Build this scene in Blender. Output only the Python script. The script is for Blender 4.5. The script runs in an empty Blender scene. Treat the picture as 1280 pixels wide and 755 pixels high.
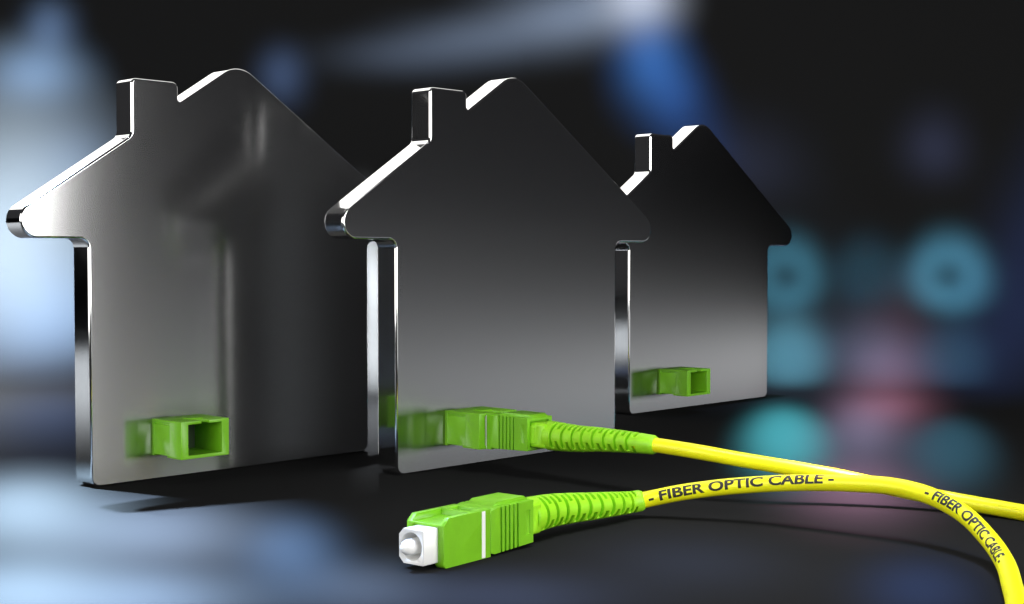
import bpy, bmesh, math
from mathutils import Vector, Matrix

# ------------------------------------------------------------------ camera, world, light, exposure
scene = bpy.context.scene
C = scene.collection
MM = 0.001                                   # everything below is laid out in millimetres
scene.render.engine = 'CYCLES'
scene.cycles.use_denoising = True
scene.cycles.max_bounces = 8
scene.cycles.glossy_bounces = 6
scene.cycles.sample_clamp_indirect = 6.0
scene.render.resolution_x, scene.render.resolution_y = 1024, 604

cam_d = bpy.data.cameras.new('camera')
cam = bpy.data.objects.new('camera', cam_d); C.objects.link(cam)
cam.location = (0, 0, 56 * MM)
cam.rotation_euler = (math.radians(90 - 1.86), math.radians(0.0), 0)
cam_d.sensor_width = 36.0
cam_d.lens = 1751.07 / 1280 * 36.0
cam_d.clip_start = 0.005
cam_d.clip_end = 50
scene.camera = cam

world = bpy.data.worlds.new('World'); scene.world = world
world.use_nodes = True
world.node_tree.nodes['Background'].inputs[0].default_value = (0.028, 0.028, 0.030, 1)
world.node_tree.nodes['Background'].inputs[1].default_value = 1.0

vs = scene.view_settings
vs.view_transform = 'Standard'; vs.look = 'None'; vs.exposure = 0.0; vs.gamma = 1.0
vs.use_curve_mapping = False

def softbox(name, loc, target, sx, sy, power, color=(1, 1, 1), spread=180):
    d = bpy.data.lights.new(name, 'AREA'); d.shape = 'RECTANGLE'
    d.size, d.size_y = sx * MM, sy * MM
    d.energy = power; d.color = color; d.spread = math.radians(spread)
    o = bpy.data.objects.new(name, d); C.objects.link(o)
    o.location = Vector(loc) * MM
    o.rotation_euler = (Vector(target) - Vector(loc)).to_track_quat('-Z', 'Y').to_euler()
    return o

# rim softbox high behind the plates on the left: the white roof edges
softbox('rim_softbox', (-210, 770, 480), (-20, 420, 60), 800, 480, 2.3, (1.0, 0.985, 0.96))
# key softbox to the right of the camera: side faces of the plugs, white eave of the first plate
softbox('key_softbox', (410, -40, 140), (-60, 330, 40), 480, 240, 3.0, (1.0, 0.99, 0.97))
# fill softbox to the left of the camera: the left sides of sockets and plugs
softbox('fill_softbox', (-350, -10, 145), (20, 320, 20), 640, 270, 1.0, (1.0, 0.99, 0.97), 120)
# narrow-beamed lamp over the plugs and cables: their lit tops and the soft shadows under them
softbox('top_softbox', (48, 262, 260), (48, 268, 0), 110, 110, 0.072, (0.98, 0.99, 1.0), 48)
# low strip lamp added out of view on the right: the grey sheen low on the plates
softbox('added_strip_softbox', (300, 390, 14), (0, 390, 14), 440, 26, 0.0275, (0.97, 0.985, 1.0), 150)
# lamp added out of view over the table: the plates' left edges mirror the lit table
softbox('added_left_lamp', (-420, 380, 350), (-420, 380, 0), 360, 420, 20.0, (0.90, 0.95, 1.0), 45)

SWEEP_ALBEDO = 0.016
CONE = 2.1
def pool(name, lamp, target, yax, wx, wy, cos_i, rgb, ring, power):
    """a coloured spot whose soft pool falls on the backdrop; wx, wy = half size of its beam at the target"""
    d = bpy.data.lights.new(name, 'SPOT')
    l = Vector(lamp); v = Vector(target) - l; dist = v.length
    wx, wy = wx * CONE, wy * CONE
    r = max(wx, wy); c = lin(*rgb); m = max(c)
    d.spot_size = 2 * math.atan(r / dist); d.spot_blend = 0.3
    d.shadow_soft_size = 6 * MM
    d.color = [k / m for k in c]
    d.energy = m * (dist * MM) ** 2 / (SWEEP_ALBEDO * cos_i) * 4 * math.pi ** 2
    o = bpy.data.objects.new(name, d); C.objects.link(o)
    zax = -v.normalized(); yax = Vector(yax).normalized(); xax = yax.cross(zax).normalized(); yax = zax.cross(xax)
    o.matrix_world = Matrix.Translation(l * MM) @ Matrix((xax, yax, zax)).transposed().to_4x4() @ Matrix.Diagonal((wx / r, wy / r, 1, 1))
    d.use_nodes = True
    nt = d.node_tree; em = nt.nodes['Emission']
    tc = nt.nodes.new('ShaderNodeTexCoord')
    sub = nt.nodes.new('ShaderNodeVectorMath'); sub.operation = 'SUBTRACT'; sub.inputs[1].default_value = (0.5, 0.5, 0)
    ln = nt.nodes.new('ShaderNodeVectorMath'); ln.operation = 'LENGTH'
    def math_n(op, a, b=None):
        n_ = nt.nodes.new('ShaderNodeMath'); n_.operation = op
        for i_, q_ in enumerate((a, b)):
            if q_ is None: continue
            if isinstance(q_, (int, float)): n_.inputs[i_].default_value = q_
            else: nt.links.new(q_, n_.inputs[i_])
        return n_.outputs[0]
    nt.links.new(tc.outputs['UV'], sub.inputs[0]); nt.links.new(sub.outputs[0], ln.inputs[0])
    rr = math_n('MULTIPLY', ln.outputs['Value'], 2 * CONE)      # 1 at the pool's own half size
    def bell(sig, pw): return math_n('EXPONENT', math_n('MULTIPLY', math_n('POWER', math_n('DIVIDE', rr, sig), pw), -1.0))
    out = bell(1.0, power)                                      # made-up beam falloff: soft edges imitate out-of-focus blur
    if ring: out = math_n('SUBTRACT', out, math_n('MULTIPLY', bell(ring, 2.0), 0.8))
    nt.links.new(math_n('MAXIMUM', out, 0.0), em.inputs['Strength'])
    return o

def lin(r, g, b):
    f = lambda c: (c / 255 / 12.92) if c / 255 <= 0.04045 else ((c / 255 + 0.055) / 1.055) ** 2.4
    return (f(r), f(g), f(b))

#POOLS  (name, lamp, target, upright axis of its beam, half width, half height, cosine at the target, colour, dark core, edge power)
POOLS = [  # added spots: their pools stand in for the blurred background shapes
    ('blue_spot', (-248, 498, 298), (-247.9, 684.1, 64.1), (0.000, 0.783, 0.622), 44.9, 53.1, 0.925, (214, 236, 254), 0, 2),
    ('blue_spot', (-216, 466, 260), (-216.1, 651.9, 26.4), (-0.400, 0.718, 0.570), 29.8, 37.3, 1.000, (138, 168, 206), 0, 2),
    ('navy_spot', (-167, 503, 330), (-167.2, 503.2, 0.0), (-0.315, 0.949, 0.000), 20.2, 98.6, 1.000, (34, 52, 86), 0, 2),
    ('blue_spot', (-217, 512, 336), (-216.6, 697.9, 101.9), (0.000, 0.783, 0.622), 19.9, 15.4, 0.756, (60, 78, 104), 0, 2),
    ('blue_spot', (-237, 514, 381), (-236.7, 700.0, 146.9), (0.000, 0.783, 0.622), 20.7, 7.4, 0.622, (108, 140, 178), 0, 2),
    ('blue_spot', (-230, 514, 403), (-229.7, 700.0, 169.5), (0.000, 0.783, 0.622), 10.3, 5.9, 0.622, (88, 112, 146), 0, 2),
    ('blue_spot', (-115, 514, 380), (-114.6, 700.0, 145.7), (0.000, 0.783, 0.622), 10.3, 6.9, 0.622, (58, 76, 108), 0, 2),
    ('grey_spot', (-56, 514, 390), (-55.7, 700.0, 155.6), (0.000, 0.783, 0.622), 33.4, 3.9, 0.622, (64, 74, 90), 0, 2),
    ('grey_spot', (-20, 514, 398), (-19.9, 700.0, 163.5), (0.000, 0.783, 0.622), 33.4, 5.2, 0.622, (84, 96, 114), 0, 2),
    ('grey_spot', (16, 514, 407), (15.9, 700.0, 173.0), (0.000, 0.783, 0.622), 27.8, 6.9, 0.622, (98, 110, 128), 0, 2),
    ('grey_spot', (38, 514, 413), (37.7, 700.0, 178.5), (0.000, 0.783, 0.622), 19.9, 7.9, 0.622, (98, 110, 128), 0, 2),
    ('white_spot', (64, 514, 419), (63.5, 700.0, 185.3), (0.000, 0.783, 0.622), 16.7, 8.3, 0.622, (198, 206, 222), 0, 2),
    ('navy_spot', (68, 514, 388), (68.4, 700.0, 153.6), (0.000, 0.783, 0.622), 14.3, 11.8, 0.622, (48, 98, 166), 0, 2),
    ('navy_spot', (82, 514, 368), (81.6, 700.0, 133.8), (0.000, 0.783, 0.622), 13.5, 10.9, 0.622, (30, 66, 122), 0, 2),
    ('navy_spot', (96, 513, 344), (95.5, 699.1, 110.0), (0.000, 0.783, 0.622), 13.5, 12.6, 0.712, (16, 36, 72), 0, 2),
    ('teal_ring_spot', (210, 486, 281), (209.6, 672.4, 46.6), (0.461, 0.695, 0.552), 18.0, 23.3, 0.976, (70, 132, 158), 0.42, 3.5),
    ('teal_ring_spot', (131, 486, 281), (131.3, 672.4, 46.6), (0.309, 0.744, 0.592), 16.9, 22.3, 0.976, (55, 112, 132), 0.4, 3.5),
    ('teal_spot', (171, 487, 282), (171.1, 673.3, 47.8), (0.395, 0.719, 0.572), 16.1, 20.4, 0.973, (24, 54, 68), 0, 3.5),
    ('teal_spot', (124, 440, 245), (123.5, 625.8, 10.8), (0.225, 0.763, 0.606), 16.5, 33.0, 0.968, (72, 128, 146), 0, 3.5),
    ('grey_spot', (160, 441, 245), (159.7, 627.2, 11.4), (0.286, 0.750, 0.596), 21.5, 30.0, 0.971, (62, 70, 88), 0, 2),
    ('teal_spot', (196, 438, 244), (196.3, 623.7, 9.9), (0.344, 0.735, 0.584), 15.0, 33.3, 0.963, (34, 60, 80), 0, 3.5),
    ('grey_spot', (210, 513, 344), (210.2, 699.1, 110.0), (0.000, 0.783, 0.622), 14.3, 10.3, 0.712, (36, 40, 60), 0, 2),
    ('grey_spot', (117, 512, 336), (117.3, 697.9, 101.9), (0.000, 0.783, 0.622), 23.8, 13.6, 0.756, (26, 30, 46), 0, 2),
    ('navy_spot', (240, 474, 268), (239.6, 660.3, 33.6), (0.457, 0.696, 0.553), 22.6, 106.9, 0.997, (18, 30, 60), 0, 2),
    ('teal_spot', (85, 436, 330), (84.9, 435.7, 0.0), (0.191, 0.982, 0.000), 11.5, 87.4, 1.000, (70, 166, 176), 0, 3.5),
    ('teal_spot', (128, 408, 330), (128.3, 408.3, 0.0), (0.300, 0.954, 0.000), 10.8, 79.0, 1.000, (42, 80, 96), 0, 3.5),
    ('violet_spot', (112, 446, 330), (111.9, 445.7, 0.0), (0.243, 0.970, 0.000), 12.3, 96.7, 1.000, (108, 102, 126), 0, 2),
    ('red_spot', (170, 455, 215), (146.2, 545.5, 0.0), (0.313, 0.887, 0.339), 14.3, 83.0, 0.917, (120, 74, 90), 0, 2),
    ('pink_spot', (82, 335, 330), (82.3, 335.1, 0.0), (0.239, 0.971, 0.000), 12.7, 38.1, 1.000, (126, 90, 110), 0, 2),
    ('navy_spot', (69, 235, 330), (69.0, 235.1, 0.0), (0.281, 0.960, 0.000), 8.1, 23.8, 1.000, (22, 44, 84), 0, 2),
    ('blue_spot', (-300, 440, 380), (-107.0, 305.6, 0.0), (-0.162, 0.902, -0.401), 15.0, 46.1, 0.850, (190, 220, 246), 0, 2),
    ('blue_spot', (-300, 400, 380), (-81.9, 229.5, 0.0), (-0.121, 0.878, -0.463), 12.9, 22.1, 0.808, (180, 212, 242), 0, 2),
    ('grey_spot', (-250, 420, 380), (-71.6, 283.2, -0.0), (-0.091, 0.923, -0.375), 16.4, 36.0, 0.861, (142, 162, 190), 0, 2),
    ('blue_spot', (-250, 420, 380), (-41.7, 263.9, 0.0), (0.030, 0.930, -0.366), 6.0, 29.3, 0.825, (84, 116, 158), 0, 2),
    ('blue_spot', (-250, 420, 380), (-58.7, 226.8, 0.0), (-0.052, 0.879, -0.473), 13.1, 16.2, 0.813, (136, 162, 194), 0, 2),
    ('grey_spot', (-200, 380, 380), (-25.7, 235.1, 0.0), (0.039, 0.940, -0.340), 8.7, 18.2, 0.859, (84, 100, 124), 0, 2),
    ('grey_spot', (-60, 330, 380), (-2.6, 229.5, 0.0), (0.026, 0.967, -0.252), 17.0, 15.8, 0.957, (50, 60, 84), 0, 2),
    ('violet_spot', (167, 434, 242), (166.7, 619.9, 8.4), (0.297, 0.747, 0.594), 14.2, 27.8, 0.954, (60, 56, 74), 0, 2),
    ('white_spot', (-66, 486, 281), (-66.4, 672.4, 46.6), (-0.162, 0.772, 0.614), 3.5, 28.7, 0.976, (292, 300, 304), 0, 2),
    ('white_spot', (-62, 444, 247), (-62.4, 630.5, 13.0), (-0.116, 0.778, 0.618), 3.2, 42.2, 0.978, (292, 300, 304), 0, 2),
    ('grey_spot', (-49, 491, 330), (-48.6, 490.6, 0.0), (-0.099, 0.995, 0.000), 2.5, 89.3, 1.000, (150, 154, 158), 0, 2),
    ('grey_spot', (60, 400, 380), (32.1, 253.6, -0.0), (0.108, 0.925, -0.364), 16.0, 21.2, 0.931, (27, 34, 50), 0, 2),
    ('grey_spot', (123, 596, 332), (122.7, 595.5, 1.7), (0.210, 0.978, 0.000), 40.9, 81.3, 0.986, (26, 34, 44), 0, 2),
]
WALL_Y, CURVE = 700.0, 125.0
for p_ in POOLS: pool(*p_)
#END
# ------------------------------------------------------------------ helpers
def principled(name, color, rough=0.5, metal=0.0, **kw):
    m = bpy.data.materials.new(name); m.use_nodes = True
    b = m.node_tree.nodes['Principled BSDF']
    b.inputs['Base Color'].default_value = (*color, 1)
    b.inputs['Roughness'].default_value = rough
    b.inputs['Metallic'].default_value = metal
    for k, v in kw.items(): b.inputs[k].default_value = v
    return m

def noise_rough(m, scale, lo, hi, bump=0.0, stretch=(1, 1, 1), bump_dist=0.00005):
    nt = m.node_tree; b = nt.nodes['Principled BSDF']
    tc = nt.nodes.new('ShaderNodeTexCoord'); mp = nt.nodes.new('ShaderNodeMapping')
    mp.inputs['Scale'].default_value = stretch
    n = nt.nodes.new('ShaderNodeTexNoise'); n.inputs['Scale'].default_value = scale; n.inputs['Detail'].default_value = 4
    mr = nt.nodes.new('ShaderNodeMapRange'); mr.inputs['To Min'].default_value = lo; mr.inputs['To Max'].default_value = hi
    nt.links.new(tc.outputs['Object'], mp.inputs[0]); nt.links.new(mp.outputs[0], n.inputs['Vector'])
    nt.links.new(n.outputs['Fac'], mr.inputs['Value']); nt.links.new(mr.outputs[0], b.inputs['Roughness'])
    if bump:
        bp = nt.nodes.new('ShaderNodeBump'); bp.inputs['Strength'].default_value = bump
        bp.inputs['Distance'].default_value = bump_dist
        nt.links.new(n.outputs['Fac'], bp.inputs['Height']); nt.links.new(bp.outputs[0], b.inputs['Normal'])
    return m

M = {}
M['sweep'] = noise_rough(principled('dark_sweep', (SWEEP_ALBEDO * 0.99, SWEEP_ALBEDO, SWEEP_ALBEDO * 1.02), 0.55,
                                    **{'Specular IOR Level': 0.0}), 60, 0.62, 0.75)
M['satin'] = noise_rough(principled('satin_steel', (0.43, 0.43, 0.435), 0.19, 1.0), 700, 0.188, 0.192, 0.0, (0.2, 1, 1))
_b = M['satin'].node_tree.nodes['Principled BSDF']
_b.inputs['Anisotropic'].default_value = 0.84
_t = M['satin'].node_tree.nodes.new('ShaderNodeTangent'); _t.direction_type = 'UV_MAP'; _t.uv_map = 'UVMap'
M['satin'].node_tree.links.new(_t.outputs[0], _b.inputs['Tangent'])
# made-up relief, shading only on flat faces: tips reflections upwards for the grey foot
_nt = M['satin'].node_tree
def _smudge(nt, b, scale, lo, hi, stretch):
    tc = nt.nodes.new('ShaderNodeTexCoord'); mp = nt.nodes.new('ShaderNodeMapping'); mp.inputs['Scale'].default_value = stretch
    n = nt.nodes.new('ShaderNodeTexNoise'); n.inputs['Scale'].default_value = scale; n.inputs['Detail'].default_value = 6; n.inputs['Roughness'].default_value = 0.7
    mr = nt.nodes.new('ShaderNodeMapRange'); mr.inputs['From Min'].default_value = 0.3; mr.inputs['From Max'].default_value = 0.7
    mr.inputs['To Min'].default_value = lo; mr.inputs['To Max'].default_value = hi
    mx = nt.nodes.new('ShaderNodeMix'); mx.data_type = 'RGBA'; mx.blend_type = 'MULTIPLY'; mx.inputs['Factor'].default_value = 1.0
    c = b.inputs['Base Color']
    mx.inputs['A'].default_value = c.default_value
    nt.links.new(tc.outputs['Object'], mp.inputs[0]); nt.links.new(mp.outputs[0], n.inputs['Vector'])
    nt.links.new(n.outputs['Fac'], mr.inputs['Value']); nt.links.new(mr.outputs[0], mx.inputs['B']); nt.links.new(mx.outputs['Result'], c)
_smudge(_nt, _b, 2600, 0.94, 1.04, (0.3, 1, 1))
_tc = _nt.nodes.new('ShaderNodeTexCoord'); _sx = _nt.nodes.new('ShaderNodeSeparateXYZ'); _nt.links.new(_tc.outputs['Object'], _sx.inputs[0])
def _mn(op, a, b):
    n_ = _nt.nodes.new('ShaderNodeMath'); n_.operation = op
    for i_, q_ in enumerate((a, b)):
        if isinstance(q_, (int, float)): n_.inputs[i_].default_value = q_
        else: _nt.links.new(q_, n_.inputs[i_])
    return n_.outputs[0]
_h = _mn('MULTIPLY', _mn('POWER', _mn('MAXIMUM', _mn('SUBTRACT', 0.062, _sx.outputs['Z']), 0.0), 2.0), 0.72)
_bp = _nt.nodes.new('ShaderNodeBump'); _bp.inputs['Strength'].default_value = 1.0; _bp.inputs['Distance'].default_value = 1.0
_nt.links.new(_h, _bp.inputs['Height']); _nt.links.new(_bp.outputs[0], _b.inputs['Normal'])
M['chrome'] = noise_rough(principled('polished_steel', (0.82, 0.82, 0.81), 0.07, 1.0), 300, 0.05, 0.09)
def plastic(name, col, rough):
    return noise_rough(principled(name, col, rough, **{'Specular IOR Level': 0.4, 'Subsurface Weight': 0.12,
                       'Subsurface Radius': (0.0006, 0.001, 0.0003), 'Subsurface Scale': 1.0}), 1500, rough - .05, rough + .06, 0.06, bump_dist=0.00003)
M['green'] = plastic('green_plastic', (0.185, 0.50, 0.014), 0.36)
M['boot'] = plastic('green_rubber', (0.32, 0.74, 0.016), 0.45)
M['slot'] = principled('shade_green', (0.012, 0.035, 0.006), 0.7)  # near-black green: shade inside the sockets put into the colour
M['white'] = principled('white_ceramic', (0.82, 0.82, 0.80), 0.3)
M['stripe'] = principled('white_paint', (0.85, 0.86, 0.82), 0.5)
M['yellow'] = plastic('yellow_jacket', (0.95, 0.92, 0.010), 0.36)
M['ink'] = principled('black_ink', (0.016, 0.015, 0.012), 0.6)

for _k in ('green', 'boot', 'yellow'):
    _smudge(M[_k].node_tree, M[_k].node_tree.nodes['Principled BSDF'], 160, 0.90, 1.06, (1, 1, 1))

def link(name, me, mat, parent=None):
    o = bpy.data.objects.new(name, me); C.objects.link(o)
    if mat is not None and not me.materials: me.materials.append(mat)
    o.parent = parent
    return o

def thing(name, label, cat, loc, rotz=0.0, group=None):
    o = bpy.data.objects.new(name, None); C.objects.link(o)
    o.empty_display_size = 0.01
    o.location = Vector(loc) * MM; o.rotation_euler = (0, 0, rotz)
    o['label'] = label; o['category'] = cat
    if group: o['group'] = group
    return o

def box_bm(x0, x1, y0, y1, z0, z1, bm=None):
    bm = bm or bmesh.new()
    vs_ = [bm.verts.new((x, y, z)) for x in (x0, x1) for y in (y0, y1) for z in (z0, z1)]
    for f in ((0, 1, 3, 2), (4, 6, 7, 5), (0, 4, 5, 1), (2, 3, 7, 6), (0, 2, 6, 4), (1, 5, 7, 3)):
        bm.faces.new([vs_[i] for i in f])
    bmesh.ops.recalc_face_normals(bm, faces=bm.faces[:])
    return bm

def prism_bm(poly, axis, a0, a1):
    """closed prism: poly in the two other axes"""
    bm = bmesh.new()
    def P(p, a): 
        l = list(p); l.insert(axis, a); return l
    A = [bm.verts.new(P(p, a0)) for p in poly]; B = [bm.verts.new(P(p, a1)) for p in poly]
    n = len(poly)
    bm.faces.new(A); bm.faces.new(B[::-1])
    for i in range(n): bm.faces.new((A[i], B[i], B[(i + 1) % n], A[(i + 1) % n]))
    bmesh.ops.recalc_face_normals(bm, faces=bm.faces[:])
    return bm

def cyl_bm(y0, y1, r0, r1, x=0, z=0, seg=40):
    bm = bmesh.new()
    a = [bm.verts.new((x + r0 * math.cos(2 * math.pi * i / seg), y0, z + r0 * math.sin(2 * math.pi * i / seg))) for i in range(seg)]
    b = [bm.verts.new((x + r1 * math.cos(2 * math.pi * i / seg), y1, z + r1 * math.sin(2 * math.pi * i / seg))) for i in range(seg)]
    bm.faces.new(a); bm.faces.new(b[::-1])
    for i in range(seg): bm.faces.new((a[i], b[i], b[(i + 1) % seg], a[(i + 1) % seg]))
    bmesh.ops.recalc_face_normals(bm, faces=bm.faces[:])
    return bm

def solid(base, ops=(), bevel=0.12, seg=2):
    """carve a solid in millimetres with booleans, round its edges, return the mesh in metres"""
    tmp = []
    def mk(bm):
        me = bpy.data.meshes.new('solid'); bm.to_mesh(me); bm.free()
        o = bpy.data.objects.new('solid', me); C.objects.link(o); tmp.append(o); return o
    o = mk(base)
    for op, bm in ops:
        c = mk(bm)
        m = o.modifiers.new('cut', 'BOOLEAN'); m.object = c; m.solver = 'EXACT'
        m.operation = {'-': 'DIFFERENCE', '+': 'UNION'}[op]
    if bevel:
        m = o.modifiers.new('round', 'BEVEL'); m.width = bevel; m.segments = seg; m.limit_method = 'ANGLE'
        m.angle_limit = math.radians(30); m.use_clamp_overlap = True; m.harden_normals = True
    dg = bpy.context.evaluated_depsgraph_get(); dg.update()
    me = bpy.data.meshes.new_from_object(o.evaluated_get(dg))
    me.transform(Matrix.Scale(MM, 4))
    for t in tmp:
        d = t.data; bpy.data.objects.remove(t); bpy.data.meshes.remove(d)
    me.materials.clear()
    me.polygons.foreach_set('use_smooth', [True] * len(me.polygons))
    me.set_sharp_from_angle(angle=math.radians(32))
    return me

# ------------------------------------------------------------------ the dark seamless backdrop: table top sweeping up into a wall
def build_sweep():
    prof = [(-900, 0.0), (WALL_Y - CURVE, 0.0)]
    for i in range(1, 33):
        a = math.pi / 2 * i / 32
        prof.append((WALL_Y - CURVE + CURVE * math.sin(a), CURVE * (1 - math.cos(a))))
    prof.append((WALL_Y, 196))
    xs = [-1500, 1500]
    v, f = [], []
    for y, z in prof:
        for x in xs: v.append((x * MM, y * MM, z * MM))
    for i in range(len(prof) - 1): f.append((2 * i, 2 * i + 1, 2 * i + 3, 2 * i + 2))
    me = bpy.data.meshes.new('backdrop'); me.from_pydata(v, [], f)
    me.polygons.foreach_set('use_smooth', [True] * len(f))
    o = link('backdrop', me, M['sweep'])
    o['kind'] = 'structure'
build_sweep()

# ------------------------------------------------------------------ house-shaped steel plates
W, H, APEX, SL = 88.0, 60.3, 106.7, 0.65
CL, CR, ZT, THICK, BEV = 12.0, 25.4, 99.9, 7.4, 0.55

def fillet_profile():
    zr = lambda u: APEX - SL * abs(u - W / 2)
    tip = W / 2 - (APEX - H) / SL
    pts = [((0, 0), 2.6), ((W, 0), 2.6), ((W, H), 2.3), ((W - tip, H), 4.25), ((W / 2, APEX), 8.0), ((CR, zr(CR)), 0.7),
           ((CR, ZT), 1.6), ((CL, ZT), 1.4), ((CL, zr(CL)), 2.4), ((tip, H), 4.25), ((0, H), 2.3)]
    n = len(pts); out = []                                # list of (point, outward normal), counter-clockwise
    for i in range(n):
        p0, p, p1 = Vector(pts[i - 1][0]), Vector(pts[i][0]), Vector(pts[(i + 1) % n][0]); r = pts[i][1]
        d0, d1 = (p - p0).normalized(), (p1 - p).normalized()
        n0, n1 = Vector((d0.y, -d0.x)), Vector((d1.y, -d1.x))
        turn = d0.angle(d1); t = r * math.tan(turn / 2)
        convex = d0.x * d1.y - d0.y * d1.x > 0
        s = p - d0 * t
        c = s - n0 * r if convex else s + n0 * r
        a0 = math.atan2(n0.y, n0.x); k = max(6, int(math.degrees(turn) / 6))
        for j in range(k + 1):
            a = a0 + (turn if convex else -turn) * j / k
            nn = Vector((math.cos(a), math.sin(a)))
            out.append((c + nn * r if convex else c - nn * r, nn))
    return out

def plate_meshes():
    prof = fillet_profile(); n = len(prof); seg = 6
    rings, norms = [], []
    for j in range(seg + 1):                               # front bevel, from the face outwards
        a = math.pi / 2 * j / seg
        rings.append([(p - nn * BEV * (1 - math.sin(a)), -(-BEV * (1 - math.cos(a)))) for p, nn in prof])
        norms.append([(nn * math.sin(a), -math.cos(a)) for p, nn in prof])
    for j in range(seg, -1, -1):                           # back bevel
        a = math.pi / 2 * j / seg
        rings.append([(p - nn * BEV * (1 - math.sin(a)), THICK - BEV * (1 - math.cos(a))) for p, nn in prof])
        norms.append([(nn * math.sin(a), math.cos(a)) for p, nn in prof])
    v, vn, f = [], [], []
    for R, N in zip(rings, norms):
        for (p, y), (m, ny) in zip(R, N):
            v.append((p.x * MM, y * MM, p.y * MM)); vn.append(Vector((m.x, ny, m.y)).normalized())
    for j in range(len(rings) - 1):
        for i in range(n):
            k = (i + 1) % n
            f.append((j * n + i, (j + 1) * n + i, (j + 1) * n + k, j * n + k))
    edge = bpy.data.meshes.new('polished_edge'); edge.from_pydata(v, [], f)
    edge.polygons.foreach_set('use_smooth', [True] * len(f))
    edge.normals_split_custom_set_from_vertices(vn)
    def face(name, ring, flip):
        me = bpy.data.meshes.new(name)
        vv = [(p.x * MM, y * MM, p.y * MM) for p, y in ring]
        idx = list(range(n)); me.from_pydata(vv, [], [idx[::-1] if flip else idx])
        uv = me.uv_layers.new(name='UVMap')
        for l in me.loops:
            c = me.vertices[l.vertex_index].co; uv.data[l.index].uv = (c.z * 10, c.x * 10)
        return me
    return edge, face('front_face', rings[0], False), face('back_face', rings[-1], True)

PLATE_ROT = math.radians(90 - 43.449)
U = Vector((math.cos(PLATE_ROT), math.sin(PLATE_ROT), 0)); N = Vector((U.y, -U.x, 0))
PLATES = [Vector((-101.67, 336.62, 0)), Vector((-29.40, 355.16, 0)), Vector((41.11, 491.72, 0))]
PLATE_LABEL = ['leftmost house-shaped steel plate, lit white at its left eave, with an empty green socket',
               'middle house-shaped steel plate with the yellow cable plugged into it',
               'farthest and smallest-looking house-shaped steel plate, behind the middle one, on the right']
edge_me, front_me, back_me = plate_meshes()
for loc, lab in zip(PLATES, PLATE_LABEL):
    t = thing('house_plate', lab, 'metal house', loc, PLATE_ROT, 'house-shaped steel plates')
    link('front_face', front_me, M['satin'], t)
    link('back_face', back_me, M['satin'], t)
    link('polished_edge', edge_me, M['chrome'], t)

# ------------------------------------------------------------------ green sockets on the plates (local: x along the plate, -y out of it, z up)
AD, AW, AH = 12.8, 7.0, 4.6                                # depth, half width, half height
def socket_meshes():
    base = box_bm(-AW, AW, -AD, -0.02, -AH, AH)
    ops = [('-', box_bm(-AW + 2.1, AW - 2.1, -AD - 1, 1.0, -AH + 0.85, AH - 0.75)),     # the cavity
           ('-', box_bm(-1.1, 1.1, -AD - 1, -AD + 3.4, AH - 1.6, AH + 1)),               # keyway in the top wall
           ('-', box_bm(-AW - 1, -AW + 0.45, -7.8, -0.9, AH - 1.25, AH - 0.55)),         # groove high on the sides
           ('-', box_bm(AW - 0.45, AW + 1, -7.8, -0.9, AH - 1.25, AH - 0.55)),
           ('-', box_bm(-AW - 1, AW + 1, -6.6, -1.0, -AH - 1, -AH + 0.38)),              # raised underside
           ('-', box_bm(-AW - 1, -AW + 0.16, -7.8, -0.9, -AH + 0.6, AH - 1.25))]
    shell = solid(base, ops, 0.1)
    latch = solid(box_bm(-1.7, 1.7, -9.2, -5.4, AH - 0.05, AH + 0.28), (), 0.15)
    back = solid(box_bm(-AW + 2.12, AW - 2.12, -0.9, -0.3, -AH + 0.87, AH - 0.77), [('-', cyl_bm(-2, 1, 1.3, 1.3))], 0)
    return shell, latch, back
shell_me, latch_me, back_me = socket_meshes()
SOCKET_LABEL = ['empty green plastic fibre socket on the leftmost steel house',
                'green plastic fibre socket on the middle steel house, filled by the plug',
                'small empty green fibre socket on the farthest steel house']
for i, lab in enumerate(SOCKET_LABEL):
    loc = PLATES[i] + U * 24.05 + Vector((0, 0, 10.95))
    t = thing('fiber_socket', lab, 'socket', loc, PLATE_ROT, 'green fibre sockets on the house plates')
    link('housing', shell_me, M['green'], t)
    link('latch_bump', latch_me, M['green'], t)
    link('shade_back_wall', back_me, M['slot'], t)  # wall added at the back, coloured dark as the hollow's shade

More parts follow.
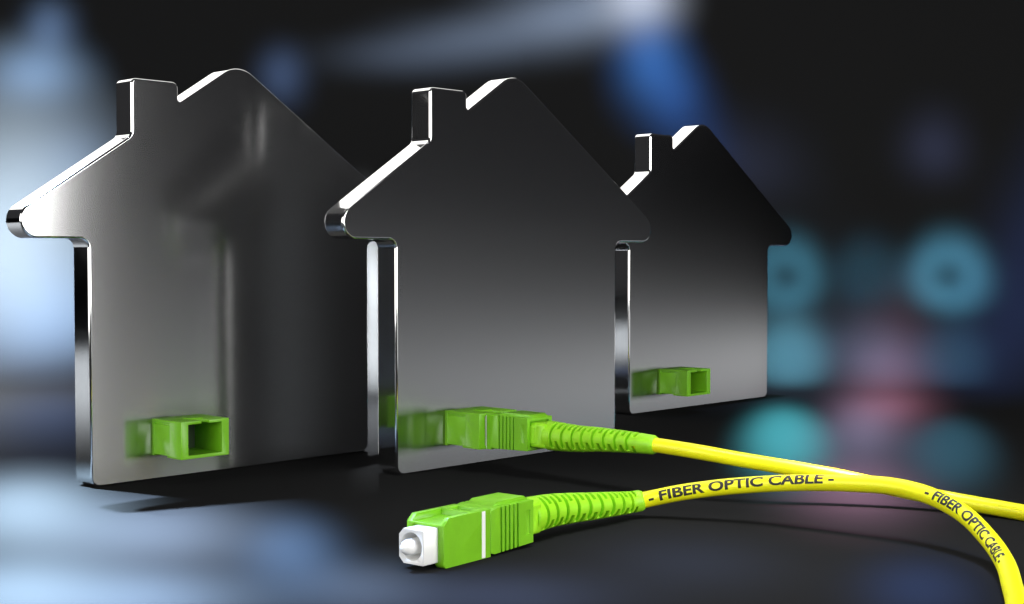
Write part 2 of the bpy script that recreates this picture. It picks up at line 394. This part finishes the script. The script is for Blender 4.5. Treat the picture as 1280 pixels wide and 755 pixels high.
# ------------------------------------------------------------------ plugs, boots and cables
def plug_body_mesh():
    """x across, y = -distance from the front, z up from the underside"""
    base = box_bm(-4.5, 4.5, -13.2, 0, 0, 9.0)
    ops = [('+', prism_bm([(-13.0, 0.75), (-13.0, 8.6), (-15.2, 9.0), (-26.0, 9.0), (-26.0, 0.75), (-14.2, 0.35)][::1], 0, -4.62, 4.62)),
           ('+', prism_bm([(-14.6, 8.7), (-16.8, 9.75), (-24.8, 9.75), (-25.9, 9.1), (-25.9, 8.7)], 0, -3.2, 3.2)),
           ('-', box_bm(-3.3, 3.3, -8.2, 1, 7.8, 10)),                                  # open slot above the ferrule block
           ('-', box_bm(-3.05, 3.05, -11, 1, 0.85, 7.3)),                                # bore for the ferrule block
           ('-', box_bm(-2.3, 2.3, -3.6, 1, -1, 1.5)),                                    # gap under it
           ('-', prism_bm([(0.2, 7.5), (0.2, 9.5), (-1.9, 9.5)], 0, -6, 6)),              # sloped upper front corners
           ('-', prism_bm([(0.2, 0.9), (0.2, -0.5), (-1.0, -0.5)], 0, -6, 6)),
           ('-', box_bm(-2.5, 2.5, -12, -9.4, 8.1, 10))]
    for k in range(5):
        y = -16.2 - k * 1.25
        for s in (-1, 1):
            x0, x1 = sorted((s * 4.2, s * 5.2))
            ops.append(('-', box_bm(x0, x1, y - 0.24, y + 0.24, 0.0, 9.5)))
    ops.append(('-', box_bm(-3.6, 3.6, -27, -25.2, 1.6, 8.2)))                            # recess the boot neck sits in
    for s in (-1, 1):
        x0, x1 = sorted((s * 4.45, s * 5.0))
        ops.append(('-', box_bm(x0, x1, -25.0, -23.6, 2.6, 7.2)))
    return solid(base, ops, 0.13)
def stripe_mesh(): return solid(box_bm(-4.53, 4.53, -11.6, -10.6, 0.15, 8.85), [('-', box_bm(-4.4, 4.4, -13, -9, -1, 10))], 0)
def block_mesh():
    return solid(prism_bm([(-3, 1.1), (-2.8, 0.9), (1.9, 0.9), (3, 2.0), (3, 6.1), (1.9, 7.25), (-2.8, 7.25), (-3, 7.05)], 1, -9.0, 3.7),
                 [('-', cyl_bm(-2.4, 5, 2.55, 2.55, 0, 4.1))], 0.08)
def ferrule_mesh():
    prof = [(-4.0, 1.42), (4.7, 1.42), (5.0, 1.36), (5.8, 0.8), (6.06, 0.5), (6.15, 0.0)]
    seg = 36; v, f = [], []
    for y, r in prof:
        for i in range(seg): v.append((r * math.cos(2 * math.pi * i / seg) * MM, y * MM, (4.1 + r * math.sin(2 * math.pi * i / seg)) * MM))
    for j in range(len(prof) - 1):
        for i in range(seg):
            k = (i + 1) % seg; f.append((j * seg + i, j * seg + k, (j + 1) * seg + k, (j + 1) * seg + i))
    me = bpy.data.meshes.new('ferrule'); me.from_pydata(v, [], f)
    bm = bmesh.new(); bm.from_mesh(me); bmesh.ops.recalc_face_normals(bm, faces=bm.faces[:]); bm.to_mesh(me); bm.free()
    me.polygons.foreach_set('use_smooth', [True] * len(me.polygons)); me.set_sharp_from_angle(angle=math.radians(40))
    return me
def neck_mesh():
    return solid(prism_bm([(-3.2, 2.1), (-2.7, 1.6), (2.7, 1.6), (3.2, 2.1), (3.2, 7.3), (2.7, 7.8), (-2.7, 7.8), (-3.2, 7.3)], 1, -30.4, -24.6),
                 [('+', box_bm(-3.5, 3.5, -27.6, -25.6, 2.6, 6.8))], 0.15)

def catmull(pts, step=0.5):
    """evenly spaced points on a smooth curve through pts (mm)"""
    P = [Vector(p) for p in pts]; P = [P[0] * 2 - P[1]] + P + [P[-1] * 2 - P[-2]]
    raw = []
    for i in range(1, len(P) - 2):
        p0, p1, p2, p3 = P[i - 1:i + 3]
        t0 = 0; t1 = (p1 - p0).length ** .5; t2 = t1 + (p2 - p1).length ** .5; t3 = t2 + (p3 - p2).length ** .5
        for j in range(40):
            t = t1 + (t2 - t1) * j / 40
            A1 = p0 * ((t1 - t) / (t1 - t0)) + p1 * ((t - t0) / (t1 - t0)); A2 = p1 * ((t2 - t) / (t2 - t1)) + p2 * ((t - t1) / (t2 - t1))
            A3 = p2 * ((t3 - t) / (t3 - t2)) + p3 * ((t - t2) / (t3 - t2))
            B1 = A1 * ((t2 - t) / (t2 - t0)) + A2 * ((t - t0) / (t2 - t0)); B2 = A2 * ((t3 - t) / (t3 - t1)) + A3 * ((t - t1) / (t3 - t1))
            raw.append(B1 * ((t2 - t) / (t2 - t1)) + B2 * ((t - t1) / (t2 - t1)))
    raw.append(P[-2])
    out = [raw[0]]; acc = 0.0
    for a, b in zip(raw, raw[1:]):
        L = (b - a).length
        while acc + L >= step:
            k = (step - acc) / L; a = a + (b - a) * k; L = (b - a).length; out.append(a); acc = 0.0
        acc += L
    return out

class Path:
    def __init__(s, pts, step=0.5):
        s.p = catmull(pts, step); s.step = step
        n = len(s.p)
        s.t = [(s.p[min(i + 1, n - 1)] - s.p[max(i - 1, 0)]).normalized() for i in range(n)]
        s.len = step * (n - 1)
    def at(s, d):
        k = min(max(d / s.step, 0), len(s.p) - 1.001); i = int(k); f = k - i
        return s.p[i].lerp(s.p[i + 1], f), s.t[i].lerp(s.t[i + 1], f).normalized()
    def frame(s, d):
        """point, tangent, sideways, upward"""
        p, t = s.at(d)
        side = t.cross(Vector((0, 0, 1))).normalized(); up = side.cross(t).normalized()
        return p, t, side, up

def tube(name, path, d0, d1, rad, seg=40, stations=None, inv=None, closed=True):
    """rad(d, angle) gives the radius; angle 0 = sideways to the right of travel, 90 = up"""
    st = stations or [d0 + (d1 - d0) * i / max(2, int((d1 - d0) / 1.0)) for i in range(max(2, int((d1 - d0) / 1.0)) + 1)]
    v, f = [], []
    for d in st:
        p, t, sd, up = path.frame(d)
        for i in range(seg):
            a = 2 * math.pi * i / seg; r = rad(d, a)
            v.append(p + (sd * math.cos(a) + up * math.sin(a)) * r)
    for j in range(len(st) - 1):
        for i in range(seg):
            k = (i + 1) % seg; f.append((j * seg + i, j * seg + k, (j + 1) * seg + k, (j + 1) * seg + i))
    if closed:
        f.append(tuple(range(seg))[::-1]); f.append(tuple((len(st) - 1) * seg + i for i in range(seg)))
    me = bpy.data.meshes.new(name)
    X = inv if inv is not None else Matrix.Identity(4)
    me.from_pydata([X @ (q * MM) for q in v], [], f)
    bm = bmesh.new(); bm.from_mesh(me); bmesh.ops.recalc_face_normals(bm, faces=bm.faces[:]); bm.to_mesh(me); bm.free()
    me.polygons.foreach_set('use_smooth', [True] * len(me.polygons))
    me.set_sharp_from_angle(angle=math.radians(35))
    return me

def boot_mesh(path, length, r0, r1, inv, theta0):
    """tapered strain relief with staggered slots, the slots cut into the rubber"""
    pitch = 3.55; n = int((length - 4.0) / pitch); slots = []
    for k in range(n):
        slots.append((3.0 + k * pitch, 0)); slots.append((3.0 + (k + 0.5) * pitch, 1))
    st = {0.0, 0.25, 0.6, length, length - 0.25, length - 0.7}
    w = 0.42
    for c, _ in slots:
        for e in (-w - .1, -w, w, w + .1): st.add(c + e)
    d = 0.0
    while d < length: st.add(round(d, 3)); d += 0.8
    st = sorted(x for x in st if 0 <= x <= length)
    def rad(dd, a):
        r = r0 + (r1 - r0) * (dd / length) ** 0.92
        if dd < 0.3: r -= (0.3 - dd) * 0.9
        if dd > length - 0.7: r -= (dd - length + 0.7) * 0.45
        for c, kind in slots:
            if abs(dd - c) <= w + 1e-6 and 0 < c < length - 1.5:
                q = (a - theta0 - (math.pi / 2 if kind else 0)) % math.pi
                q = min(q, math.pi - q)                     # angle from the nearest slot centre
                if q < math.radians(62): r -= 0.75
        return r
    return tube('boot', path, 0, length, rad, 96, st, inv)

def lettering(text, path, d0, d1, height, r, tilt0, tilt1, inv, squeeze=1.0):
    """ink letters laid on the round jacket; tilt = where the letters' middle line runs, in degrees (0 = sideways, 90 = top)"""
    cu = bpy.data.curves.new('letters', 'FONT'); cu.body = text; cu.size = 1.0; cu.resolution_u = 4
    cu.offset = 0.034
    o = bpy.data.objects.new('letters', cu); C.objects.link(o)
    dg = bpy.context.evaluated_depsgraph_get(); dg.update()
    me = bpy.data.meshes.new_from_object(o.evaluated_get(dg))
    bpy.data.objects.remove(o); bpy.data.curves.remove(cu)
    bm = bmesh.new(); bm.from_mesh(me)
    x0 = min(v.co.x for v in bm.verts); x1 = max(v.co.x for v in bm.verts)
    y0 = 0.0; y1 = 0.70
    for k in range(1, 12):
        g = bm.verts[:] + bm.edges[:] + bm.faces[:]
        bmesh.ops.bisect_plane(bm, geom=g, plane_co=(0, y0 + (y1 - y0) * k / 12, 0), plane_no=(0, 1, 0))
    nx = int((d1 - d0) / 0.6)
    for k in range(1, nx):
        g = bm.verts[:] + bm.edges[:] + bm.faces[:]
        bmesh.ops.bisect_plane(bm, geom=g, plane_co=(x0 + (x1 - x0) * k / nx, 0, 0), plane_no=(1, 0, 0))
    for v in bm.verts:
        s = (v.co.x - x0) / (x1 - x0); d = d0 + (d1 - d0) * s
        p, t, sd, up = path.frame(d)
        a = math.radians(tilt0 + (tilt1 - tilt0) * s) + (v.co.y - 0.35) / 0.70 * height / r
        v.co = inv @ ((p + (sd * math.cos(a) + up * math.sin(a)) * (r + 0.018)) * MM)
    bm.to_mesh(me); bm.free()
    me.materials.clear()
    return me

body_me, stripe_me, block_me, ferrule_me, neck_me = plug_body_mesh(), stripe_mesh(), block_mesh(), ferrule_mesh(), neck_mesh()

def patch_cable(label, loc, rotz, boot_pts, boot_len, cable_pts, theta0, plugged, texts):
    t = thing('fiber_patch_cable', label, 'fiber cable', loc, rotz, 'yellow fibre patch cables')
    inv = (Matrix.Translation(Vector(loc) * MM) @ Matrix.Rotation(rotz, 4, 'Z')).inverted()
    b = link('plug_body', body_me, M['green'], t)
    link('stripe', stripe_me, M['stripe'], b)
    if not plugged:
        f = link('ferrule_block', block_me, M['white'], t)
        link('ferrule', ferrule_me, M['white'], f)
    link('boot_neck', neck_me, M['boot'], t)
    path = Path(boot_pts + cable_pts)
    bt = link('boot', boot_mesh(path, boot_len, 3.75, 2.25, inv, theta0), M['boot'], t)
    jacket = link('cable_jacket', tube('cable_jacket', path, boot_len - 6, path.len, lambda d, a: 1.72, 40, None, inv), M['yellow'], t)
    for d0, d1, h, a0, a1 in texts:
        link('lettering', lettering('- FIBER OPTIC CABLE -', path, d0, d1, h, 1.72, a0, a1, inv), M['ink'], jacket)
    return path

# the plug standing in the middle plate's socket: its axis leaves the plate at right angles
o2 = PLATES[1] + U * 24.05 + Vector((0, 0, 10.95 - 4.6)) + N * 1.4
ax = lambda n: list(PLATES[1] + U * 24.05 + Vector((0, 0, 11.0)) + N * n)
patch_cable('yellow fibre cable plugged into the middle steel house by its green plug', o2, PLATE_ROT,
            [ax(31.0), ax(40.0), (21.8, 338.5, 11.6), (32.6, 327.5, 11.9)], 34.5,
            [(43.0, 320.5, 11.1), (52.0, 318.0, 9.76), (72.96, 315.0, 6.45), (90.4, 309.0, 3.4), (108.5, 295.5, 1.70), (120, 276, 1.66), (129, 240, 1.66)],
            math.radians(15), True, [])

# the loose plug lying on the table in front
d_ax = Vector((0.625, 0.7806, 0)); side = Vector((-0.7806, 0.625, 0))
o1 = Vector((-12.2, 249.1, 0.03)) + side * 4.5
ROT1 = math.atan2(-d_ax.y, -d_ax.x) - math.pi / 2
lx = lambda a, z=4.7: list(o1 + d_ax * a + Vector((0, 0, z)))
p1 = patch_cable('yellow fibre cable with printed lettering, its loose green plug lying on the table', o1, ROT1,
            [lx(29.3), lx(38.0, 4.7), (18.6, 291.5, 4.0), (26.6, 299.0, 3.5)], 36.0,
            [(35.8, 297.5, 5.6), (44.0, 295.0, 7.16), (51.9, 292.0, 8.32), (59.4, 288.0, 9.29), (67.9, 282.0, 10.17), (75.7, 275.0, 10.58),
             (80.7, 268.0, 9.88), (84.4, 260.0, 7.9), (86.2, 252.0, 5.0), (85.5, 241.5, 2.9), (82.5, 229.5, 1.75), (77.0, 212.0, 1.66), (66, 188, 1.66)],
            math.radians(10), False, [(37.2, 78.0, 2.1, 14, 42), (99.0, 131.0, 2.0, 40, 50)])
